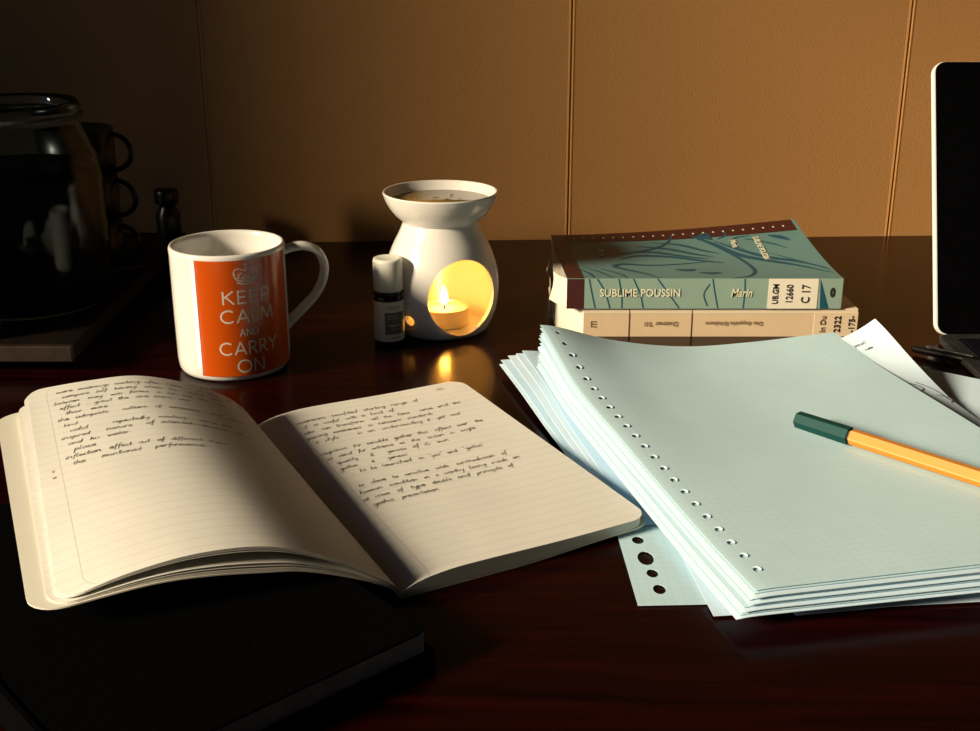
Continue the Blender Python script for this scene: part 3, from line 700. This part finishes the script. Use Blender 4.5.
# right page block: solid below the top page
def solid(name, P, W, k0, k1, ext, m, rc=RC, u0=0.):
    us = frange(30, u0, 1); V = []; F = []; nu, nv = len(us), len(rows)
    for k in (k1, k0):
        for t in rows:
            for u in us: V.append(P(u*W*smax(t, W, rc), t, k, ext))
    N = nu*nv
    for j in range(nv-1):
        for i in range(nu-1): a = j*nu+i; F += [(a, a+nu, a+nu+1, a+1), (N+a, N+a+1, N+a+nu+1, N+a+nu)]
    for i in range(nu-1): b = (nv-1)*nu+i; F += [(i, i+1, N+i+1, N+i), (b+1, b, N+b, N+b+1)]
    for j in range(nv-1): a = j*nu; c = a+nu-1; F += [(a+nu, a, N+a, N+a+nu), (c, c+nu, N+c+nu, N+c)]
    return wp(MB().add(V, F).build(name, m, nbk, False))
solid('page_block', Rp, WR-.0006, .0, .965, 0, M['nbcover'])
nbsheet('cover', lambda s, t, k, e_: (Rp(s, t)[0], Rp(s, t)[1], Rb(s)-.0002), WR+.002, .0012, M['nbcover'])
# left half: cover, block of leaves, and springy loose leaves fanning up
nbsheet('cover', Lp, .146, .0007, M['nbcover'], 0., .018, .014)
solid('page_block', Lp, .146, .02, .12, .0065, M['nbcover'], RC, .0)
for k, ex in ((.22, .0064), (.34, .0058), (.82, .0022), (.90, .0014), (.96, .0006)):
    nbsheet('loose_leaf', Lp, .146, .0002, M['nb'], k, ex)
LP_ = nbsheet('left_page', Lp, .146, .0002, M['nbL'], 1., 0, uvf=lambda u, t: (u*.146+.887-.128, t))
mb = MB(); rw = .0083
rl = ['awareness benefited starting range of', 'it is useful with a kind of', 'who can transform all the time  sense and the', 'gaining awareness in relevant standards', '& style   in an understanding & yet and',
      None, 'response for sensible gather this effect over the', 'so send for extreme as the action in single', 'quality  &  genesis of its own', 'gothic  &  genesis', '- to be launched in "yes" and "gothic"',
      None, 'to close to sensitive wide contradiction of', 'human condition in a worthy being inside an', 'at issue of type double and principle of', 'gothic presentation']
for i, ln in enumerate(rl):
    if ln: write(mb, RpN, .018+.004*math.sin(i*1.7)*.5+(.006 if ln[0] == '-' else 0), .0225+i*rw, ln, .0024, .00034, slope=-.01, maxw=.114)
wp(mb.build('handwriting', M['pen_ink'], RP_, weld=False, label='handwritten dark ink lines on the right page'))
mb = MB(); write(mb, RpN, .118, .011, '1122', .0019, .0003); wp(mb.build('page_number', M['red_ink'], RP_, weld=False))
mb = MB()
ll = ['more meanings waiting after there is a line of thought', 'compare self having when the sound was', 'between may was forms a bit the one new', 'effect - great the one more are', 'their more', 'the adequate  culture of consumer and some', 'kind', 'valid   repeatedly meeting  sense the', 'inspired  nature  of intended romance to', 'and his water', 'place', 'inflection effect out of different more', 'the  mentioned  performance']
LW = lambda s, t: LpN(.146-s, t)
for i, ln in enumerate(ll):
    write(mb, LW, .0165+.003*math.sin(i*2.1), .013+i*rw*.97, ln, .0026, .00034, slope=0, maxw=.118)
wp(mb.build('handwriting', M['pen_ink'], LP_, weld=False, label='handwritten dark ink lines on the left page'))
mb = MB(); write(mb, LW, .006, .112, 'c', .0022, .0003); write(mb, LW, .006, .119, 'u', .0022, .0003); wp(mb.build('page_number', M['brownink'], LP_, weld=False))
mb = MB()
write(mb, lambda s, t: (Vector(Lp(.146-s, t, .96, .0006)), Vector((0, 0, 1))), .045, .2235, 'more of the  children here becomes', .0017, .0004, maxw=.09)
wp(mb.build('handwriting', M['pen_ink'], nbk, weld=False))

# ------------------------------------------------------------------ black book beneath
bk = empty('black_book', (-.16, .48, 0), label='thick closed black hardcover book lying under the left half of the notebook', cat='book')
C0 = Vector((-.0252, .4400)); n1 = Vector((-.742, -.670)); n2 = Vector((-.670, .742))
def bq(a, b): p = C0+n1*a+n2*b; return (p.x, p.y)
def rrect(a0, a1, b0, b1, r_, n=5):
    P = []
    for (ca, cb, s0) in ((a0+r_, b0+r_, 180), (a1-r_, b0+r_, 270), (a1-r_, b1-r_, 0), (a0+r_, b1-r_, 90)):
        for i in range(n+1): t = R(s0+90*i/n); P.append(bq(ca+r_*math.cos(t), cb+r_*math.sin(t)))
    return P
wp(MB().prism(rrect(0, .148, 0, .235, .006), .0163, .0175).build('front_cover', M['blackcover'], bk, bevel=.0006))
wp(MB().prism(rrect(-.003, .148, -.004, .235, .006), 0, .0070).build('back_cover', M['blackcover'], bk, bevel=.0006))
wp(MB().prism(rrect(.001, .1455, .0008, .232, .003), .0070, .0163).build('page_block', M['dullpages'], bk))
wp(MB().prism(rrect(.1457, .1495, .0, .235, .0015), .0, .0175).build('spine', M['blackcover'], bk))

# ------------------------------------------------------------------ loose paper
PA = Vector((.0326, .757)); PV = Vector((.284, -.959)); PU = Vector((.959, .284)); PT = Vector((.978, .209))
bt = smooth_tab([(-.08, .055), (0, .049), (.03, .042), (.065, .0325), (.105, .0285), (.14, .0262), (.20, .0215), (.25, .0185), (.297, .0175)])
ct = smooth_tab([(-.05, 1.), (0, 1.), (.05, .55), (.10, .30), (.15, .30), (.21, .40), (.30, .4)])
def bump(x, y):
    q = Vector((x, y))-PA; t = q.dot(PV); s = q.dot(PU)
    return (interp(bt, t)-.0175)*interp(ct, s)
def paper(name, P0, u, W, H, c, k, m, label, group=None, droop=0, nu=26, nv=36, extra=None, cat_='sheet of paper', skew=0):
    """sheet with its top-left corner at P0 and its top edge along u"""
    u = Vector(u).normalized(); v = Vector((u.y, -u.x)); P0 = Vector(P0)
    if skew: v = Vector((v.x*math.cos(R(skew))-v.y*math.sin(R(skew)), v.x*math.sin(R(skew))+v.y*math.cos(R(skew))))
    e = P0+u*W/2+v*H/2
    def f(s, t):
        p = P0+u*s+v*t; z = c+k*bump(p.x, p.y)
        if droop: z -= droop*math.exp(-s/.004)
        if extra: z += extra(s, t)
        return (p.x-e.x, p.y-e.y, max(z, .0004))
    us = sorted(set([0, .001, .0025, .005, .008, .012]+[W*i/nu for i in range(1, nu+1)])) if droop or True else frange(nu, 0, W)
    o = sheet(name, f, us, frange(nv, 0, H), .00022, m, None, uv=lambda a, b: (a, b), label=label, cat=cat_, group=group)
    o.location = (e.x, e.y, 0)
    return o, (lambda s, t: (Vector(f(s, t))+Vector((e.x, e.y, 0)), Vector((0, 0, 1)))), e
GS = 'loose sheets stacked under the squared top sheet'
ang = lambda d: (PT.x*math.cos(R(d))-PT.y*math.sin(R(d)), PT.x*math.sin(R(d))+PT.y*math.cos(R(d)))
# punched hole outlines cut through a sheet
def hole_cut(o, holes):
    cs = []
    m = MB()
    for (x, y, rx, ry, z) in holes:
        n = 12; m.add([(x+rx*math.cos(2*PI*i/n), y+ry*math.sin(2*PI*i/n), z-.006) for i in range(n)]+[(x+rx*math.cos(2*PI*i/n), y+ry*math.sin(2*PI*i/n), z+.006) for i in range(n)],
                      [tuple(reversed(range(n))), tuple(range(n, 2*n))]+[(i, (i+1) % n, n+(i+1) % n, n+i) for i in range(n)])
    c = m.build('cutter', None, None); c.location = o.location; bpy.context.view_layer.update()
    mat0 = list(o.data.materials); boolean_cut(o, [c])
    if not o.data.materials:
        for q in mat0: o.data.materials.append(q)
# lowest layer
def slant(s, t):      # lies on the pad, slopes down to the desk towards the laptop
    p = Vector((.2557, .8167))+Vector((.7915, -.6112))*s+Vector((-.6112, -.7915))*t; q = min(1, max(0, ((p-PA).dot(PU)-.200)/.045)); return .985*bump(p.x, p.y)-(.985*bump(p.x, p.y)+.0080)*q*q*(3-2*q)
o, P, e = paper('paper_sheet', (.2557, .8167), (.7915, -.6112), .210, .12, .0168, 0, M['plain'], 'pale sheet lying at an angle nearest the laptop, right of the curled sheet', extra=slant)
o, P, e = paper('paper_sheet', (.1378-.052+.0, .4779+.292), (.985, .172), .21, .297, .0011, 0, M['plain'], 'sheet whose corner sticks out under the near edge of the squared top sheet')
o, P, e = paper('punched_sheet', (.0674-.0113, .4865+.2968), (.9993, .038), .21, .297, .0008, 0, M['grid'], 'white sheet with four black punched holes sticking out beside the notebook corner')
hole_cut(o, [(hx-e.x, hy-e.y, rx, ry, .001) for hx, hy, rx, ry in ((.0745, .5497, .0030, .0040), (.0762, .5310, .0040, .0070), (.0776, .5160, .0028, .0040), (.0790, .5010, .0030, .0044))])
o, P, e = paper('paper_sheet', (.1-.030, .4765+.2955), (.995, .101), .21, .297, .0014, 0, M['plain'], 'white sheet whose sharp corner sticks out below the pad, right of the punched sheet')
# second group, turned outwards to the left
for i, (x, y, d, k, m) in enumerate(((.0120, .7900, -1.6, .10, 'blue_paper'), (.0065, .7990, -1.2, .14, 'plain'), (.0075, .8040, -1.0, .18, 'blue_paper'), (.0125, .8085, -2.0, .23, 'plain'), (.0180, .8090, -2.6, .28, 'plain'), (.0225, .8105, -3.2, .34, 'blue_paper'))):
    paper('paper_sheet', (x, y), ang(d-1.0), .21, .235, .0050-.0032-i*.00015, k, M[m], ('white sheet fanned out to the left with its corner nearest the oil burner' if i == 1 else 'loose white sheet fanned out to the left between notebook and oil burner'), None if i == 1 else 'sheets fanned out left of the pad', droop=.0003, skew=4.4)
# pad
for i in range(12):
    q = 11-i
    off = (-.0008-.0007*q) if q < 5 else (-.0046-.0007*(q-5)); d = -.15*q*.6 if q < 5 else -.8-.1*(q-5)
    p = PA+PU*(off*.45)+PV*(.0004*q+(.002 if q % 3 == 1 else 0)+random.uniform(0, .0012))
    dd = math.degrees(math.atan((abs(off)*.9)/.297))
    paper('paper_sheet', p, ang(-dd*.9), .21, .297, .0166-.0008*q, .98-.045*q, M['plain' if q % 3 else 'grid'], 'white sheet in the pad beneath the squared top sheet, one of many edges showing', GS, droop=.0008 if q != 5 else .0022, skew=4.4)
top, TP, e = paper('squared_sheet', PA, PT, .2105, .2972, .0175, 1, M['grid'], 'squared top sheet with a row of torn spiral holes, under the orange pen', droop=.0006, nu=42, nv=60, skew=4.4)
HT = [(.0085, .010+i*.0129) for i in range(22)]
hole_cut(top, [((TP(s, t)[0].x-e.x), (TP(s, t)[0].y-e.y), .0015, .0019, TP(s, t)[0].z) for s, t in HT])
mb = MB()
for i, (s, t) in enumerate(HT):        # torn flaps at the spiral holes
    if i < 2: continue
    pts = []
    for a in range(0, 181, 30):
        for rr, dz in ((.0015, .0001), (.0024, .0005)):
            ss, tt = s+rr*math.cos(R(a-60)), t-rr*1.1*math.sin(R(a-60))*.9
            p = TP(ss, tt)[0]; pts.append((p.x-e.x, p.y-e.y, p.z+dz))
    mb.add(pts, [(2*j, 2*j+2, 2*j+3, 2*j+1) for j in range(6)])
mb.build('torn_edge', M['plain'], top, True)
o = MB(); n = 14
# writing on the curled sheet and the curled sheet itself
def curl(s, t):
    return .0140*math.exp(-((s-.21)**2)/(2*.055**2))*math.exp(-(t**2)/(2*.06**2))
cs, CP, ce = paper('curled_sheet', (.2637-.203, .7989-.052), (.968, .25), .21, .2, .0140, .0, M['plain'], 'white sheet with a curled-up corner and a small scribble, right of the squared sheet', extra=lambda s, t: .0145*math.exp(-((.21-s)/.05)**2)*math.exp(-(t/.07)**2)+.0) if False else (None, None, None)
def curlf(s, t):
    # local: s leftwards from the right edge, t down from the raised corner
    return .0205*math.exp(-(s/.075)**2)*math.exp(-(t/.075)**2)
u = Vector((.962, .273)); v = Vector((u.y, -u.x)); K0 = Vector((.2640, .7990))
K0l = K0-u*.060
def cf(a, b):    # a 0..1 left to right, b 0..1 down
    s = .060*(1-a); t = .17*b; p = K0-u*s+v*t
    # hug the pad on the left, lift at the corner, sink to the table on the right
    z = .0169+.99*bump(p.x, p.y)-.0100*max(0, (a-.5)*2)*min(1, t/.09)+curlf(s, t)*max(0, (a-.5)*2)**1.5*.6
    return (p.x-.25, p.y-.74, z)
cs = sheet('curled_sheet', cf, frange(16), frange(40), .00022, M['plain'], None, label='white sheet with a curled-up corner and a small scribble, right of the squared sheet', cat='sheet of paper')
cs.location = (.25, .74, 0)
CPN = lambda s, t: (Vector(cf(1-s/.060, t/.17)), Vector((0, 0, 1)))
mb = MB()
CW = lambda s, t: CPN(.060-s, t)
write(mb, CW, .036, .016, 'small', .0020, .0004); write(mb, CW, .040, .023, 'note', .0018, .0004)
wp(mb.build('handwriting', M['pen_ink'], cs, weld=False)) if False else mb.build('handwriting', M['pen_ink'], cs, weld=False)
mb = MB()
SH = .007
for q in ([(.030, .086), (.036, .082), (.041, .088), (.034, .093), (.030, .086)], [(.022, .083), (.027, .088), (.024, .093), (.031, .095)], [(.040, .080), (.048, .090), (.052, .104)], [(.045, .096), (.055, .100), (.049, .106)], [(.026, .079), (.033, .090), (.038, .100)]):
    rib(mb, cat([(a+SH, b-.010, 0) for a, b in q], 5), .0009, CW, .00016)
mb.build('scribble', M['pen_ink'], cs, weld=False)

# ------------------------------------------------------------------ fineliner
a = Vector((.1768, .6505)); b = Vector((.2530, .5733)); d = (b-a).normalized()
L = .168; zc = lambda p: .0180+bump(p.x, p.y)+.0048
zA = zc(a)+.0004; zB_ = zc(a+d*L)+.0006; zM = max(zc(a+d*L*.3), zc(a+d*.1))
pen = empty('fineliner_pen', (a.x, a.y, zA), label='orange hexagonal fineliner pen with a dark green cap lying on the squared paper', cat='pen')
pen.rotation_euler = (0, math.atan2(zA-zB_, L), math.atan2(d.y, d.x))
def hexbar(name, x0, x1, r0, r1, m, n=6, rot=0, cap=True):
    V = [(x, rr*math.cos(2*PI*k/n+rot), rr*math.sin(2*PI*k/n+rot)) for x, rr in ((x0, r0), (x1, r1)) for k in range(n)]
    return MB().add(V, [tuple(range(n)), tuple(reversed(range(n, 2*n)))]+[(k, n+k, n+(k+1) % n, (k+1) % n) for k in range(n)]).build(name, m, pen, bevel=.0003)
hexbar('cap', 0, .0335, .0050, .0053, M['green'], rot=R(0))
hexbar('cap_collar', .0335, .0345, .0044, .0044, M['ink'], rot=0)
hexbar('barrel', .0345, .157, .0046, .0046, M['orange'], rot=0)
hexbar('end_plug', .157, .162, .0042, .0032, M['green'], rot=0)
mb = MB()
for k in range(6):
    t = 2*PI*k/6; rr = .00462
    for s_ in (-1,):
        c = Vector((0, rr*math.cos(t), rr*math.sin(t))); tn = Vector((0, -math.sin(t), math.cos(t)))*.00045; n_ = Vector((0, math.cos(t), math.sin(t)))*.00004
        p0 = Vector((.0348, 0, 0))+c+n_; p1 = Vector((.1568, 0, 0))+c+n_
        mb.add([p0-tn, p1-tn, p1+tn, p0+tn], [(0, 1, 2, 3)])
mb.build('edge_stripe', M['penwhite'], pen, weld=False)

# ------------------------------------------------------------------ black pen by the laptop
a = Vector((.3010, .8380)); b = Vector((.4000, .7550)); d = (b-a).normalized()
bp_ = empty('ballpoint_pen', (a.x+.006, a.y+.002, .0042), math.atan2(d.y, d.x), label='slim black pen lying between the loose sheets and the laptop', cat='pen')
def rod(name, prof, m, n=16):
    V = []; 
    for x, r_ in prof: V += [(x, r_*math.cos(2*PI*k/n), r_*math.sin(2*PI*k/n)) for k in range(n)]
    F = [tuple(range(n)), tuple(reversed(range((len(prof)-1)*n, len(prof)*n)))]
    for i in range(len(prof)-1): F += [(i*n+k, (i+1)*n+k, (i+1)*n+(k+1) % n, i*n+(k+1) % n) for k in range(n)]
    return MB().add(V, F).build(name, m, bp_, True)
rod('barrel', [(.0, .0015), (.002, .0029), (.09, .0031), (.125, .0028), (.133, .0012)], M['darkcup'])
mb = MB(); mb.box((.010, -.0009, .0032), (.044, .0009, .0040)); mb.box((.010, -.0009, .0026), (.014, .0009, .0040)); mb.build('clip', M['deck'], bp_, bevel=.0003)

# ------------------------------------------------------------------ laptop
lt = empty('laptop', (.49, .80, 0), label='open laptop with a black screen and thin silver edge at the right side', cat='laptop')
LX0, LX1 = .3335, .6585; hy = .868
def rr2(x0, x1, y0, y1, r_, n=6):
    P = []
    for cx_, cy_, s0 in ((x0+r_, y0+r_, 180), (x1-r_, y0+r_, 270), (x1-r_, y1-r_, 0), (x0+r_, y1-r_, 90)):
        for i in range(n+1): t = R(s0+90*i/n); P.append((cx_+r_*math.cos(t), cy_+r_*math.sin(t)))
    return P
base = MB().prism(rr2(LX0, LX1, hy-.222, hy, .009), .0012, .0060)
LBASE = wp(base.build('base', M['deck'], lt, bevel=.0008, label='dark grey speckled aluminium base'))
wp(MB().prism(rr2(LX0+.012, LX1-.012, hy-.115, hy-.012, .003), .0058, .0064).build('keyboard_well', M['keyblack'], LBASE))
mb = MB()
for r_ in range(5):
    for c in range(14):
        x = LX0+.0145+c*.0213; y = hy-.033-r_*.0195; wp(MB().box((x, y, .0064), (x+.0185, y+.0165, .0072)).build('key', M['keyblack'], LBASE))
wp(MB().box((.445, hy-.205, .0059), (.547, hy-.130, .0063)).build('trackpad', M['keyblack'], LBASE))
for x in (LX0+.02, LX1-.02):
    for y in (hy-.20, hy-.02): wp(MB().lathe([(.0005, 0), (.006, 0), (.006, .0014), (.0005, .0014)], 20, (x, y)).build('rubber_foot', M['keyblack'], lt))
ta = R(21); LH = .206
def lidpt(x, h, dpt): return Vector((x, hy+h*math.sin(ta)+dpt*math.cos(ta), .0052+h*math.cos(ta)-dpt*math.sin(ta)))
def lidplate(name, poly, d0, d1, m, bevel=0, par=None, **kw):
    n = len(poly); V = [lidpt(x, h, d0) for x, h in poly]+[lidpt(x, h, d1) for x, h in poly]
    return wp(MB().add(V, [tuple(reversed(range(n))), tuple(range(n, 2*n))]+[(i, (i+1) % n, n+(i+1) % n, n+i) for i in range(n)]).build(name, m, par or lt, bevel=bevel, **kw))
LID = lidplate('lid', rr2(LX0, LX1, 0, LH, .009), 0, .0050, M['silver'], .0006, label='silver screen lid')
lidplate('screen', rr2(LX0+.0017, LX1-.0017, .0006, LH-.0004, .0075), -.0006, .0002, M['glossblack'], par=LID)
V = []
wp(MB().tube([(LX0+.03, hy+.0035, .0050), (LX1-.03, hy+.0035, .0050)], .0032, 14).build('hinge', M['keyblack'], lt, True))
